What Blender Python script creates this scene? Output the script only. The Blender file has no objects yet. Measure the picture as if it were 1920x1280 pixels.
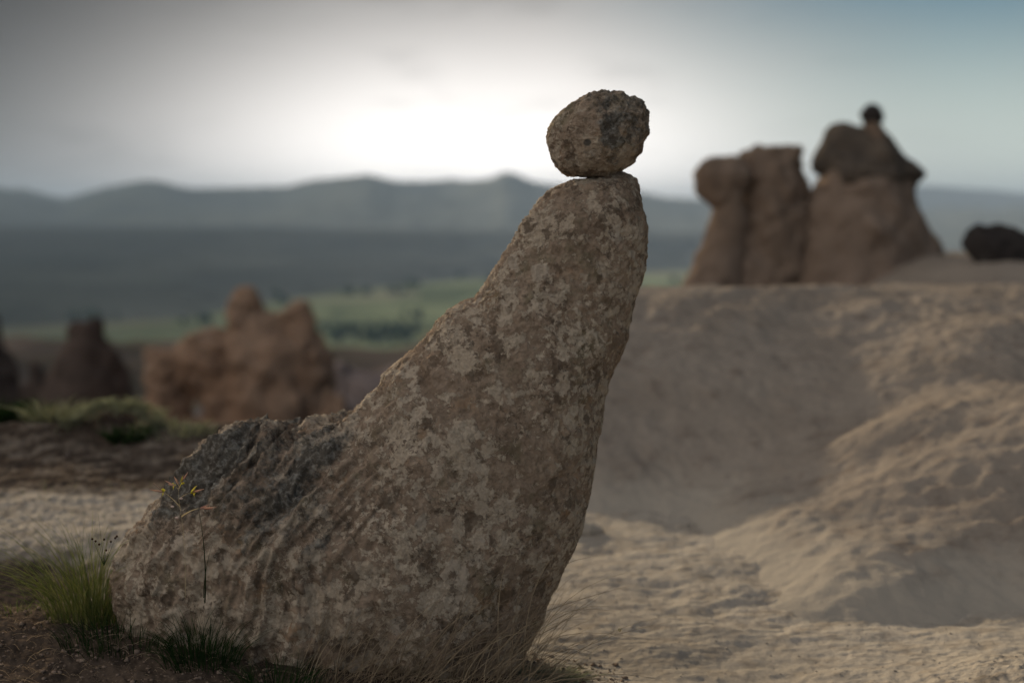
import bpy, math, random
import numpy as np
from mathutils import Vector

random.seed(7)
rng = np.random.RandomState(7)
C = bpy.context.scene
R = math.radians

# ------------------------------------------------------------------ camera
CAM_Z, FPX, PITCH = 1.4, 2667.0, R(-5.14)
cam_d = bpy.data.cameras.new('camera')
cam = bpy.data.objects.new('camera', cam_d)
C.collection.objects.link(cam)
cam.location = (0, 0, CAM_Z)
cam.rotation_euler = (R(90) + PITCH, 0, 0)
cam_d.lens = 50.0
cam_d.sensor_width = 36.0
cam_d.clip_start = 0.05
cam_d.clip_end = 60000
cam_d.dof.use_dof = True
cam_d.dof.focus_distance = 3.95
cam_d.dof.aperture_fstop = 1.3
C.camera = cam

# ------------------------------------------------------------------ sun, sky, exposure
SUN_AZ, SUN_EL = R(-24), R(14)          # azimuth from +Y towards +X
sd = Vector((math.sin(SUN_AZ) * math.cos(SUN_EL), math.cos(SUN_AZ) * math.cos(SUN_EL), math.sin(SUN_EL)))
sun_l = bpy.data.lights.new('sun', 'SUN')
sun_l.energy = 3.6
sun_l.angle = R(1.2)
sun_l.color = (1.0, 0.84, 0.60)
sun = bpy.data.objects.new('sun', sun_l)
C.collection.objects.link(sun)
sun.rotation_euler = sd.to_track_quat('Z', 'Y').to_euler()

W_ = bpy.data.worlds.new('World')
C.world = W_
W_.use_nodes = True
nt = W_.node_tree
for n in list(nt.nodes):
    nt.nodes.remove(n)


class NB:
    """tiny node-building helper"""
    def __init__(s, tree):
        s.t = tree

    def n(s, typ, **kw):
        nd = s.t.nodes.new(typ)
        for k, v in kw.items():
            setattr(nd, k, v)
        return nd

    def set(s, sock, v):
        if hasattr(v, 'is_output') or isinstance(v, bpy.types.NodeSocket):
            s.t.links.new(v, sock)
        else:
            if isinstance(v, (tuple, list)) and len(v) == 3 and sock.type == 'RGBA':
                v = (*v, 1)
            sock.default_value = v

    def m(s, op, a, b=None, c=None, clamp=False):
        nd = s.n('ShaderNodeMath', operation=op, use_clamp=clamp)
        s.set(nd.inputs[0], a)
        if b is not None: s.set(nd.inputs[1], b)
        if c is not None: s.set(nd.inputs[2], c)
        return nd.outputs[0]

    def ss(s, v, lo, hi, a=0.0, b=1.0):
        nd = s.n('ShaderNodeMapRange', interpolation_type='SMOOTHSTEP')
        s.set(nd.inputs[0], v)
        for i, q in enumerate((lo, hi, a, b)):
            s.set(nd.inputs[i + 1], q)
        return nd.outputs[0]

    def mix(s, f, a, b, blend='MIX'):
        nd = s.n('ShaderNodeMix', data_type='RGBA', blend_type=blend)
        nd.clamp_factor = True
        s.set(nd.inputs[0], f); s.set(nd.inputs[6], a); s.set(nd.inputs[7], b)
        return nd.outputs[2]

    def noise(s, vec, scale, detail=4, rough=0.55, dist=0.0, col=False):
        nd = s.n('ShaderNodeTexNoise')
        if vec is not None: s.set(nd.inputs['Vector'], vec)
        s.set(nd.inputs['Scale'], scale); nd.inputs['Detail'].default_value = detail
        nd.inputs['Roughness'].default_value = rough; nd.inputs['Distortion'].default_value = dist
        return nd.outputs[1 if col else 0]

    def vor(s, vec, scale, feature='F1', out=0, rnd=1.0):
        nd = s.n('ShaderNodeTexVoronoi', feature=feature)
        if vec is not None: s.set(nd.inputs['Vector'], vec)
        s.set(nd.inputs['Scale'], scale)
        nd.inputs['Randomness'].default_value = rnd
        return nd.outputs[out]

    def vm(s, op, a, b=None, scale=None):
        nd = s.n('ShaderNodeVectorMath', operation=op)
        s.set(nd.inputs[0], a)
        if b is not None: s.set(nd.inputs[1], b)
        if scale is not None: s.set(nd.inputs['Scale'], scale)
        return nd.outputs[1] if op in ('DOT_PRODUCT', 'LENGTH', 'DISTANCE') else nd.outputs[0]

    def sep(s, v):
        nd = s.n('ShaderNodeSeparateXYZ'); s.set(nd.inputs[0], v)
        return nd.outputs

    def comb(s, x, y, z):
        nd = s.n('ShaderNodeCombineXYZ')
        for i, v in enumerate((x, y, z)): s.set(nd.inputs[i], v)
        return nd.outputs[0]


b = NB(nt)
tc = b.n('ShaderNodeTexCoord')
dv = b.vm('NORMALIZE', tc.outputs['Generated'])
dx, dy, dz = b.sep(dv)[:]
sky = b.n('ShaderNodeTexSky', sky_type='NISHITA')
sky.sun_disc = False
sky.sun_elevation = SUN_EL
sky.sun_rotation = SUN_AZ
sky.air_density = 1.0; sky.dust_density = 0.6; sky.ozone_density = 2.5
clear = b.mix(1.0, sky.outputs[0], (0.021, 0.029, 0.032), 'MULTIPLY')
# thin evening overcast with the sun glowing through it low over the hills
g1 = b.m('DIVIDE', b.m('SUBTRACT', dx, -0.03), 0.188)
g2 = b.m('DIVIDE', b.m('SUBTRACT', dz, 0.0), 0.076)
gy = b.ss(dy, 0.2, 0.8)
rr = b.m('ADD', b.m('MULTIPLY', g1, g1), b.m('MULTIPLY', g2, g2))
glow = b.m('MULTIPLY', b.m('EXPONENT', b.m('MULTIPLY', rr, -0.5)), b.m('MULTIPLY', gy, b.ss(dx, -0.42, -0.08, 0.35, 1.0)))
up = b.ss(dz, 0.22, 0.75)
back = b.ss(dy, 0.75, -0.35)
base = b.m('ADD', b.m('ADD', 0.012, b.m('MULTIPLY', up, 0.33)), b.m('MULTIPLY', back, 0.44))  # sky overhead and behind the camera brightened as added fill light
base = b.m('ADD', base, b.ss(dx, -0.40, 0.05, 0.0, 0.10))
wv = b.vm('MULTIPLY', dv, (1.0, 1.0, 3.2))
wisp = b.noise(wv, 3.0, 5, 0.5)
wisp2 = b.noise(b.vm('ADD', b.vm('MULTIPLY', dv, (1.0, 1.0, 4.5)), (3.1, 0.0, 1.7)), 7.0, 6, 0.55)
base = b.m('MULTIPLY', base, b.ss(wisp, 0.3, 0.7, 0.86, 1.12))
cl = b.m('ADD', base, b.m('MULTIPLY', glow, 1.35))
cl = b.m('MULTIPLY', cl, b.ss(wisp2, 0.50, 0.72, 1.03, 0.84))
ccol = b.vm('SCALE', (1.0, 1.0, 1.0), scale=cl)
tb = b.m('MAXIMUM', up, back, clamp=True)
ccol = b.vm('MULTIPLY', ccol, b.comb(b.m('SUBTRACT', 1.03, b.m('MULTIPLY', tb, 0.03)), 0.975, b.m('ADD', 0.925, b.m('MULTIPLY', tb, 0.03))))
msk = b.ss(b.m('ADD', b.m('ADD', dx, b.m('MULTIPLY', dz, 0.35)), b.m('MULTIPLY', b.m('SUBTRACT', wisp, 0.5), 0.12)), 0.055, 0.36)
hz = b.ss(dz, 0.17, 0.0, 0.0, 0.85)
clear2 = b.mix(hz, clear, (0.58, 0.62, 0.57))
outc = b.mix(msk, ccol, clear2)
bg = b.n('ShaderNodeBackground')
nt.links.new(outc, bg.inputs[0])
bg.inputs[1].default_value = 1.0
wo = b.n('ShaderNodeOutputWorld')
nt.links.new(bg.outputs[0], wo.inputs[0])

C.view_settings.view_transform = 'Standard'
C.view_settings.look = 'None'
C.view_settings.gamma = 1
C.view_settings.exposure = 0.58
C.render.engine = 'CYCLES'
C.cycles.use_denoising = True
try:
    C.cycles.denoiser = 'OPENIMAGEDENOISE'
except Exception:
    pass
C.cycles.max_bounces = 5
C.cycles.diffuse_bounces = 3
C.cycles.volume_bounces = 0

# ------------------------------------------------------------------ helpers
cp, sp = math.cos(PITCH), math.sin(PITCH)


def Wp(px, py, d):
    """world point of a photograph pixel (1920 wide) at ground distance d"""
    u = (px - 960) / FPX; v = (640 - py) / FPX
    y = cp - sp * v; z = sp + cp * v
    k = d / y
    return np.array((u * k, d, CAM_Z + z * k))


def WpV(px, py, d):
    px = np.asarray(px, float); py = np.asarray(py, float)
    u = (px - 960) / FPX; v = (640 - py) / FPX
    y = cp - sp * v; z = sp + cp * v
    k = d / y
    return u * k, CAM_Z + z * k


_perm = np.random.RandomState(3).permutation(256)
_perm = np.concatenate([_perm, _perm, _perm])
_grad = np.random.RandomState(5).normal(size=(256, 3)); _grad /= np.linalg.norm(_grad, axis=1)[:, None]


def pn(x, y, z):
    x, y, z = np.broadcast_arrays(np.asarray(x, float), np.asarray(y, float), np.asarray(z, float))
    xi = np.floor(x).astype(int); yi = np.floor(y).astype(int); zi = np.floor(z).astype(int)
    xf = x - xi; yf = y - yi; zf = z - zi
    xi &= 255; yi &= 255; zi &= 255
    fu = xf**3 * (xf * (xf * 6 - 15) + 10); fv = yf**3 * (yf * (yf * 6 - 15) + 10); fw = zf**3 * (zf * (zf * 6 - 15) + 10)
    r = 0
    for i in (0, 1):
        for j in (0, 1):
            for k in (0, 1):
                g = _grad[_perm[_perm[_perm[(xi + i) & 255] + ((yi + j) & 255)] + ((zi + k) & 255)]]
                dd = g[..., 0] * (xf - i) + g[..., 1] * (yf - j) + g[..., 2] * (zf - k)
                r = r + dd * (fu if i else 1 - fu) * (fv if j else 1 - fv) * (fw if k else 1 - fw)
    return r * 1.5


def fbm(x, y, z, oct=4, gain=0.5, ridged=False):
    a, s, t = 1.0, 1.0, 0
    for o in range(oct):
        v = pn(x * s + o * 17.3, y * s + o * 5.1, z * s + o * 9.7)
        t = t + a * ((1 - 2 * np.abs(v)) if ridged else v)
        a *= gain; s *= 2.03
    return t


def sstep(x, a, c):
    t = np.clip((x - a) / (c - a), 0, 1)
    return t * t * (3 - 2 * t)


def smax(a, c, k):
    h = np.clip(0.5 + 0.5 * (a - c) / k, 0, 1)
    return c * (1 - h) + a * h + k * h * (1 - h)


def tag(o, label=None, cat=None, group=None, kind=None):
    if label: o['label'] = label
    if cat: o['category'] = cat
    if group: o['group'] = group
    if kind: o['kind'] = kind
    return o


def link(name, me, mat=None, parent=None, smooth=True):
    o = bpy.data.objects.new(name, me)
    C.collection.objects.link(o)
    if mat: me.materials.append(mat)
    if smooth and len(me.polygons): me.polygons.foreach_set('use_smooth', np.ones(len(me.polygons), bool))
    if parent: o.parent = parent
    return o


def np_mesh(name, V, F):
    """V (n,3), F (m,4) or (m,3) arrays"""
    me = bpy.data.meshes.new(name)
    V = np.ascontiguousarray(V, np.float32); F = np.ascontiguousarray(F, np.int32)
    k = F.shape[1]
    me.vertices.add(len(V)); me.vertices.foreach_set('co', V.ravel())
    me.loops.add(F.size); me.loops.foreach_set('vertex_index', F.ravel())
    me.polygons.add(len(F))
    me.polygons.foreach_set('loop_start', np.arange(0, F.size, k, dtype=np.int32))
    me.polygons.foreach_set('loop_total', np.full(len(F), k, np.int32))
    me.update(calc_edges=True); me.validate()
    return me


def grid_faces(nr, nc, wrap=False):
    i = np.arange(nr - 1)[:, None]; j = np.arange(nc if wrap else nc - 1)[None, :]
    j2 = (j + 1) % nc
    return np.stack([i * nc + j, i * nc + j2, (i + 1) * nc + j2, (i + 1) * nc + j], -1).reshape(-1, 4)


def vnormals(V, F):
    a = V[F[:, 0]]; c = V[F[:, 2]]; d1 = V[F[:, 1]]; e = V[F[:, -1]]
    n = np.cross(c - a, e - d1)
    N = np.zeros_like(V)
    for k in range(F.shape[1]):
        for ax in range(3):
            N[:, ax] += np.bincount(F[:, k], n[:, ax], len(V))
    return N / (np.linalg.norm(N, axis=1)[:, None] + 1e-12)


def attr(me, name, vals):
    a = me.attributes.new(name, 'FLOAT', 'POINT')
    a.data.foreach_set('value', np.ascontiguousarray(vals, np.float32))


def surface_nets(F, org, h):
    """F[nx,ny,nz] negative inside -> quads"""
    S = F < 0
    nx, ny, nz = F.shape
    cnt = np.zeros((nx - 1, ny - 1, nz - 1)); P = np.zeros((nx - 1, ny - 1, nz - 1, 3))
    base = np.stack(np.meshgrid(np.arange(nx - 1), np.arange(ny - 1), np.arange(nz - 1), indexing='ij'), -1).astype(float)

    def sl(o): return tuple(slice(o[i], (nx, ny, nz)[i] - 1 + o[i]) for i in range(3))
    for ax in range(3):
        oth = [i for i in range(3) if i != ax]
        for u in (0, 1):
            for v in (0, 1):
                o = [0, 0, 0]; o[oth[0]] = u; o[oth[1]] = v
                o2 = list(o); o2[ax] = 1
                f0 = F[sl(o)]; f1 = F[sl(o2)]
                m = (f0 < 0) != (f1 < 0)
                t = np.where(m, f0 / np.where(m, f0 - f1, 1), 0)
                p = base + np.array(o); p[..., ax] += t
                P += np.where(m[..., None], p, 0); cnt += m
    act = cnt > 0
    idx = -np.ones(act.shape, int); idx[act] = np.arange(act.sum())
    V = P[act] / cnt[act][:, None] * h + np.array(org)
    faces = []
    for ax in range(3):
        o1, o2 = [i for i in range(3) if i != ax]
        s0 = [slice(1, -1)] * 3; s0[ax] = slice(0, -1)
        s1 = [slice(1, -1)] * 3; s1[ax] = slice(1, None)
        A = S[tuple(s0)]; B = S[tuple(s1)]
        m = A != B
        ii = np.argwhere(m); flip = A[m]
        g = ii.copy(); g[:, o1] += 1; g[:, o2] += 1
        def at(du, dv_):
            q = g.copy(); q[:, o1] -= du; q[:, o2] -= dv_
            return idx[q[:, 0], q[:, 1], q[:, 2]]
        q = np.stack([at(1, 1), at(0, 1), at(0, 0), at(1, 0)], -1)
        if ax == 1: flip = ~flip
        q[~flip] = q[~flip][:, ::-1]
        faces.append(q)
    return V, np.concatenate(faces)


def sd_cap(P, a, c, ra, rb, depth=1.0):
    """tapered capsule, px units, P (...,3) = (px, py, depth)"""
    a = np.array(a, float); c = np.array(c, float)
    pa = P - a; ba = c - a
    pa = pa * np.array([1, 1, 1 / depth]); ba = ba * np.array([1, 1, 1 / depth])
    t = np.clip((pa @ ba) / max(ba @ ba, 1e-9), 0, 1)
    return np.linalg.norm(pa - t[..., None] * ba, axis=-1) - (ra + (rb - ra) * t)


def smin(a, c, k):
    h = np.clip(0.5 + 0.5 * (c - a) / k, 0, 1)
    return c * (1 - h) + a * h - k * h * (1 - h)


def rock_from_caps(name, caps, D, mat, k=14, vox=None, noise=(30, 4.0), ymax=None, seed=0, cuts=(), parent=None, warp=0):
    """caps: (x0,y0,r0, x1,y1,r1[, depthfactor, z0, z1]) in photograph pixels at distance D"""
    lo = np.array([1e9] * 3); hi = -lo
    for c in caps:
        df = c[6] if len(c) > 6 else 1.0
        z0, z1 = (c[7], c[8]) if len(c) > 8 else (0, 0)
        for (x, y, r, z) in ((c[0], c[1], c[2], z0), (c[3], c[4], c[5], z1)):
            lo = np.minimum(lo, [x - r, y - r, z - r * df]); hi = np.maximum(hi, [x + r, y + r, z + r * df])
    pad = k * 0.5 + noise[1] + 3 + warp
    lo -= pad; hi += pad
    if ymax: hi[1] = min(hi[1], ymax + pad)
    h = vox or max(hi - lo) / 90
    n = np.ceil((hi - lo) / h).astype(int) + 1
    P = np.stack(np.meshgrid(*[lo[i] + np.arange(n[i]) * h for i in range(3)], indexing='ij'), -1)
    if warp:
        Q = P / 45.0 + seed
        P = P + warp * np.stack([pn(Q[..., 0], Q[..., 1], Q[..., 2]), pn(Q[..., 0] + 7, Q[..., 1], Q[..., 2]), pn(Q[..., 0], Q[..., 1] + 9, Q[..., 2])], -1)
    F = None
    for c in caps:
        df = c[6] if len(c) > 6 else 1.0
        z0, z1 = (c[7], c[8]) if len(c) > 8 else (0, 0)
        f = sd_cap(P, (c[0], c[1], z0), (c[3], c[4], z1), c[2], c[5], df)
        F = f if F is None else smin(F, f, k)
    for c in cuts:
        f = -sd_cap(P, (c[0], c[1], 0), (c[3], c[4], 0), c[2], c[5], 6.0)
        F = -smin(-F, -f, k * 0.6)
    F = F + noise[1] * fbm(P[..., 0] / noise[0] + seed, P[..., 1] / noise[0], P[..., 2] / noise[0], 3)
    if ymax: F = np.maximum(F, P[..., 1] - ymax)
    F[0] = F[-1] = 9; F[:, 0] = F[:, -1] = 9; F[:, :, 0] = F[:, :, -1] = 9
    V, Q = surface_nets(F, lo, h)
    X, Z = WpV(V[:, 0], V[:, 1], D)
    out = np.stack([X, D + V[:, 2] * D / FPX, Z], -1)
    ctr = out.mean(0); ctr[2] = out[:, 2].min()
    # make normals outward
    N = vnormals(out, Q)
    if np.mean(np.sum(N * (out - out.mean(0)), 1)) < 0: Q = Q[:, ::-1]
    o = link(name, np_mesh(name, out - ctr, Q), mat, parent)
    o.location = ctr
    return o


# ------------------------------------------------------------------ materials
def new_mat(name):
    m = bpy.data.materials.new(name); m.use_nodes = True
    t = m.node_tree
    for n in list(t.nodes): t.nodes.remove(n)
    q = NB(t)
    out = q.n('ShaderNodeOutputMaterial')
    p = q.n('ShaderNodeBsdfPrincipled')
    t.links.new(p.outputs[0], out.inputs[0])
    p.inputs['Roughness'].default_value = 0.95
    p.inputs['Specular IOR Level'].default_value = 0.0
    return m, q, p


def bump(q, p, h, strength=0.5, dist=0.01):
    bn = q.n('ShaderNodeBump')
    bn.inputs['Strength'].default_value = strength
    bn.inputs['Distance'].default_value = dist
    q.set(bn.inputs['Height'], h)
    q.t.links.new(bn.outputs[0], p.inputs['Normal'])


def rock_mat(name, cols, scale=1.0, bdist=0.02, bstr=0.6, drift=None):
    """cols = (base, light, dark)"""
    m, q, p = new_mat(name)
    co = q.n('ShaderNodeNewGeometry').outputs['Position']
    n1 = q.noise(co, 1.6 * scale, 5, 0.6, 0.3)
    n2 = q.noise(q.vm('ADD', co, (5, 3, 9)), 7 * scale, 6, 0.65)
    n3 = q.noise(co, 40 * scale, 4, 0.7)
    c = q.mix(q.ss(n1, 0.38, 0.62), cols[0], cols[1])
    c = q.mix(q.ss(n2, 0.52, 0.7), c, cols[2])
    c = q.mix(q.ss(n3, 0.3, 0.75, 0.0, 0.5), c, cols[2])
    if drift:   # sand drifted up against the foot
        c = q.mix(q.ss(q.m('ADD', q.sep(co)[2], q.m('MULTIPLY', q.m('SUBTRACT', n2, 0.5), 0.25)), 0.20, 0.02), c, drift)
    q.set(p.inputs['Base Color'], c)
    bump(q, p, q.m('ADD', n2, q.m('MULTIPLY', n3, 0.3)), bstr, bdist)
    return m


def seal_mat(name, off=(0, 0, 0), dark_all=0.0, patch=1.0):
    m, q, p = new_mat(name)
    g = q.n('ShaderNodeNewGeometry').outputs['Position']
    co = q.vm('ADD', g, off)
    wrp = q.vm('SCALE', q.vm('SUBTRACT', q.noise(co, 26, 5, 0.7, col=True), (0.5, 0.5, 0.5)), scale=0.055)
    wc = q.vm('ADD', co, wrp)
    at = q.n('ShaderNodeAttribute', attribute_name='streak').outputs['Fac']
    dk = q.n('ShaderNodeAttribute', attribute_name='dark').outputs['Fac']
    n1 = q.noise(co, 5, 5, 0.6)
    n2 = q.noise(co, 30, 7, 0.72)
    n3 = q.noise(co, 150, 4, 0.75)
    base = q.mix(q.ss(n1, 0.35, 0.65), (0.385, 0.29, 0.21), (0.29, 0.213, 0.155))
    base = q.mix(q.ss(n2, 0.35, 0.7), base, (0.185, 0.132, 0.092))
    # rusty and olive stains
    n4 = q.noise(q.vm('ADD', co, (3, 1, 4)), 9, 6, 0.65)
    base = q.mix(q.ss(n4, 0.56, 0.70, 0, 0.6), base, (0.37, 0.225, 0.125))
    n5 = q.noise(q.vm('ADD', co, (8, 2, 1)), 8, 6, 0.65)
    base = q.mix(q.ss(n5, 0.54, 0.68, 0, 0.6), base, (0.16, 0.14, 0.085))
    # pale crustose lichen: ragged-edged islands of several sizes
    hts = 0.0
    c = base
    for k, (sc, lo_, col, seed) in enumerate(((10, 0.545, (0.53, 0.425, 0.315), 0.0), (21, 0.56, (0.53, 0.43, 0.325), 3.3), (50, 0.58, (0.60, 0.49, 0.37), 7.7))):
        nn = q.noise(q.vm('ADD', wc, (seed, seed * 2, -seed)), sc, 8, 0.62)
        zone = q.noise(q.vm('ADD', co, (seed, 4, 2)), 4.0, 4, 0.6)
        e_ = q.m('ADD', nn, q.m('MULTIPLY', q.m('SUBTRACT', zone, 0.5), 0.55))
        mk = q.m('MULTIPLY', q.ss(e_, lo_, lo_ + 0.018), patch)
        c = q.mix(q.m('MULTIPLY', mk, 0.85), c, q.mix(q.ss(n3, 0.3, 0.7), col, tuple(x * 0.75 for x in col)))
        hts = q.m('ADD', hts, mk)
    v = q.n('ShaderNodeTexVoronoi', feature='F1')
    q.set(v.inputs['Vector'], wc); v.inputs['Scale'].default_value = 13
    cr = q.sep(v.outputs['Color'])[:]
    mk = q.ss(q.m('SUBTRACT', q.ss(cr[0], 0.72, 1.0, 0.0, 0.55), v.outputs['Distance']), -0.01, 0.03)
    c = q.mix(q.m('MULTIPLY', mk, 0.7), c, q.mix(cr[1], (0.42, 0.36, 0.29), (0.56, 0.45, 0.34)))
    # small dark spots
    dsp = q.vor(wc, 60, 'F1', 0)
    dz_ = q.ss(q.noise(q.vm('ADD', co, (1, 7, 3)), 7, 4, 0.6), 0.5, 0.65)
    n7 = q.noise(q.vm('ADD', wc, (2, 8, 5)), 13, 8, 0.68)
    c = q.mix(q.ss(n7, 0.56, 0.60, 0, 0.75), c, (0.125, 0.09, 0.064))
    c = q.mix(q.m('MULTIPLY', q.ss(dsp, 0.38, 0.2), q.m('MULTIPLY', dz_, 0.7)), c, (0.085, 0.062, 0.048))
    # grooves (attribute) and blackish crust on the back
    c = q.mix(q.m('MULTIPLY', q.ss(at, 0.25, 0.9, 0.0, 0.6), q.ss(n2, 0.4, 0.6, 0.15, 1.0)), c, (0.12, 0.088, 0.065))
    blk = q.m('ADD', dk, dark_all)
    bn = q.m('ADD', blk, q.m('MULTIPLY', q.m('SUBTRACT', n2, 0.5), 1.4))
    bcol = q.mix(q.ss(q.noise(co, 45, 5, 0.7), 0.45, 0.65), (0.075, 0.068, 0.058), (0.25, 0.235, 0.205))
    c = q.mix(q.ss(bn, 0.35, 0.75, 0.0, 0.9), c, bcol)
    q.set(p.inputs['Base Color'], c)
    h = q.m('ADD', q.m('MULTIPLY', n2, 0.6), q.m('MULTIPLY', n3, 0.4))
    h = q.m('ADD', h, q.m('MULTIPLY', hts, 0.10))
    bump(q, p, h, 1.0, 0.014)
    return m


M_seal = seal_mat('lichen_tuff')
M_ball = seal_mat('lichen_boulder', (3.0, 1.0, 2.0), 0.27, 0.75)
M_tuff = rock_mat('pale_tuff', ((0.235, 0.195, 0.156), (0.28, 0.235, 0.19), (0.185, 0.148, 0.118)), 1.0, 0.02, 0.5, (0.33, 0.285, 0.23))
M_pillar = rock_mat('brown_tuff', ((0.19, 0.135, 0.098), (0.23, 0.17, 0.13), (0.13, 0.095, 0.072)), 0.5, 0.03, 0.5)
M_cap = rock_mat('dark_caprock', ((0.075, 0.062, 0.052), (0.15, 0.115, 0.085), (0.05, 0.042, 0.036)), 0.6, 0.03, 0.6)
M_black = rock_mat('black_basalt', ((0.035, 0.03, 0.028), (0.05, 0.042, 0.038), (0.02, 0.018, 0.017)), 1.0, 0.02, 0.6)
M_orange = rock_mat('orange_tuff', ((0.27, 0.165, 0.105), (0.33, 0.22, 0.15), (0.135, 0.092, 0.068)), 0.35, 0.05, 0.7)
M_dark = rock_mat('dark_tuff', ((0.075, 0.055, 0.045), (0.10, 0.072, 0.058), (0.045, 0.036, 0.031)), 0.4, 0.05, 0.7)
M_grey = rock_mat('grey_tuff', ((0.16, 0.15, 0.15), (0.19, 0.175, 0.17), (0.11, 0.10, 0.10)), 0.4, 0.05, 0.5)
M_mauve = rock_mat('mauve_tuff', ((0.20, 0.16, 0.15), (0.25, 0.19, 0.165), (0.13, 0.11, 0.10)), 0.25, 0.08, 0.6)


def ground_mat():
    m, q, p = new_mat('sandy_ground')
    g = q.n('ShaderNodeNewGeometry').outputs['Position']
    x, y, z = q.sep(g)[:]
    n1 = q.noise(g, 1.3, 5, 0.6)
    n2 = q.noise(g, 9, 6, 0.65)
    n3 = q.noise(g, 90, 4, 0.7)
    sand = q.mix(q.ss(n1, 0.35, 0.65), (0.40, 0.345, 0.28), (0.335, 0.288, 0.232))
    sand = q.mix(q.ss(n2, 0.45, 0.68), sand, (0.275, 0.23, 0.18))
    sand = q.mix(q.ss(n3, 0.5, 0.75, 0, 0.6), sand, (0.17, 0.145, 0.115))
    soil = q.mix(q.ss(n2, 0.38, 0.62), (0.085, 0.062, 0.046), (0.048, 0.036, 0.028))
    soil = q.mix(q.ss(n3, 0.55, 0.75), soil, (0.17, 0.125, 0.09))
    soil_shade_m = q.n('ShaderNodeAttribute', attribute_name='soil').outputs['Fac']
    c = q.mix(q.ss(q.m('ADD', soil_shade_m, q.m('MULTIPLY', q.m('SUBTRACT', n2, 0.5), 0.6)), 0.3, 0.7), sand, soil)
    # badlands further off, then the fields of the valley floor
    bad = q.mix(q.ss(q.noise(g, 0.05, 5, 0.6), 0.4, 0.6), (0.095, 0.078, 0.07), (0.062, 0.055, 0.045))
    c = q.mix(q.ss(y, 14, 30), c, bad)
    fv = q.vm('ADD', q.vm('MULTIPLY', g, (0.0032, 0.0021, 0)), q.vm('SCALE', q.noise(g, 0.002, 3, 0.5, col=True), scale=0.5))
    vn = q.n('ShaderNodeTexVoronoi', feature='F1'); q.set(vn.inputs['Vector'], fv); vn.inputs['Scale'].default_value = 1.6
    r1 = q.sep(vn.outputs['Color'])[:]
    fld = q.mix(q.ss(r1[0], 0.35, 0.55), (0.10, 0.125, 0.065), (0.19, 0.22, 0.12))
    fld = q.mix(q.ss(r1[1], 0.70, 0.76), fld, (0.24, 0.235, 0.15))
    fld = q.mix(q.ss(q.noise(g, 0.01, 5, 0.7), 0.55, 0.62, 0, 0.6), fld, (0.03, 0.05, 0.025))
    fld = q.mix(q.ss(x, 50, -700, 0, 0.8), fld, (0.012, 0.018, 0.014))  # fields painted darker to the left, imitating a dim frame edge
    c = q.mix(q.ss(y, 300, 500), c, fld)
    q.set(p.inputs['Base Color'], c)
    lump = q.noise(q.vm('MULTIPLY', g, (0.6, 1.2, 1)), 22, 4, 0.5)
    bump(q, p, q.m('ADD', q.m('MULTIPLY', q.m('MULTIPLY', lump, 1.1), q.ss(q.noise(g, 1.8, 4, 0.6), 0.35, 0.65, 0.25, 1.2)), q.m('MULTIPLY', n3, 0.2)), 0.7, 0.018)
    return m


def hill_mat(name, a, c_, d, far_scale=0.004, pale=None, x0=-1600, x1=300):
    m, q, p = new_mat(name)
    g = q.n('ShaderNodeNewGeometry').outputs['Position']
    n = q.noise(g, far_scale, 6, 0.65)
    n2 = q.noise(g, far_scale * 6, 5, 0.65)
    c = q.mix(q.ss(n, 0.4, 0.6), a, c_)
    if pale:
        c = q.mix(q.ss(q.m('ADD', q.sep(g)[0], q.m('MULTIPLY', q.m('SUBTRACT', n, 0.5), 900.0)), float(x0), float(x1)), c, pale)  # paler with x: glow and haze painted into the colour
    c = q.mix(q.ss(n2, 0.5, 0.65, 0, 0.6), c, d)
    q.set(p.inputs['Base Color'], c)
    return m


def leaf_mat(name, c1, c2, trans=0.35, scale=30):
    m, q, p = new_mat(name)
    g = q.n('ShaderNodeNewGeometry').outputs['Position']
    r = q.n('ShaderNodeAttribute', attribute_name='rnd').outputs['Fac']
    c = q.mix(r, c1, c2)
    q.set(p.inputs['Base Color'], c)
    p.inputs['Roughness'].default_value = 0.6
    tr = q.n('ShaderNodeBsdfTranslucent')
    q.set(tr.inputs[0], c)
    mx = q.n('ShaderNodeMixShader'); mx.inputs[0].default_value = trans
    q.t.links.new(p.outputs[0], mx.inputs[1]); q.t.links.new(tr.outputs[0], mx.inputs[2])
    out = [n for n in q.t.nodes if n.type == 'OUTPUT_MATERIAL'][0]
    q.t.links.new(mx.outputs[0], out.inputs[0])
    return m


M_ground = ground_mat()
M_green = leaf_mat('green_blade', (0.11, 0.17, 0.04), (0.38, 0.37, 0.15), 0.5)
M_dgreen = leaf_mat('dark_green_blade', (0.018, 0.04, 0.014), (0.04, 0.075, 0.022), 0.25)
M_dry = leaf_mat('dry_blade', (0.26, 0.19, 0.125), (0.50, 0.39, 0.26), 0.35)
M_pale = leaf_mat('pale_green_leaf', (0.30, 0.31, 0.20), (0.46, 0.46, 0.33), 0.6)
M_straw = leaf_mat('straw_stem', (0.50, 0.42, 0.25), (0.66, 0.56, 0.36), 0.5)
M_yel = leaf_mat('yellow_floret', (0.55, 0.50, 0.06), (0.70, 0.62, 0.10), 0.5)
M_pink = leaf_mat('pink_awn', (0.55, 0.33, 0.26), (0.65, 0.45, 0.34), 0.5)
M_white = leaf_mat('white_husk', (0.62, 0.50, 0.45), (0.70, 0.6, 0.55), 0.4)
M_bud = leaf_mat('dark_bud', (0.05, 0.025, 0.015), (0.08, 0.04, 0.02), 0.1)


# ------------------------------------------------------------------ ground sheet
def far_profile(r):
    xs = [0, 7.6, 9, 12, 20, 60, 140, 200, 260, 450, 900, 1500, 30000]
    zs = [0, 0, -0.25, -1.3, -3.2, -8.5, -14.5, -17, -24, -75, -119, -122, -122]
    return np.interp(r, xs, zs)


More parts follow.
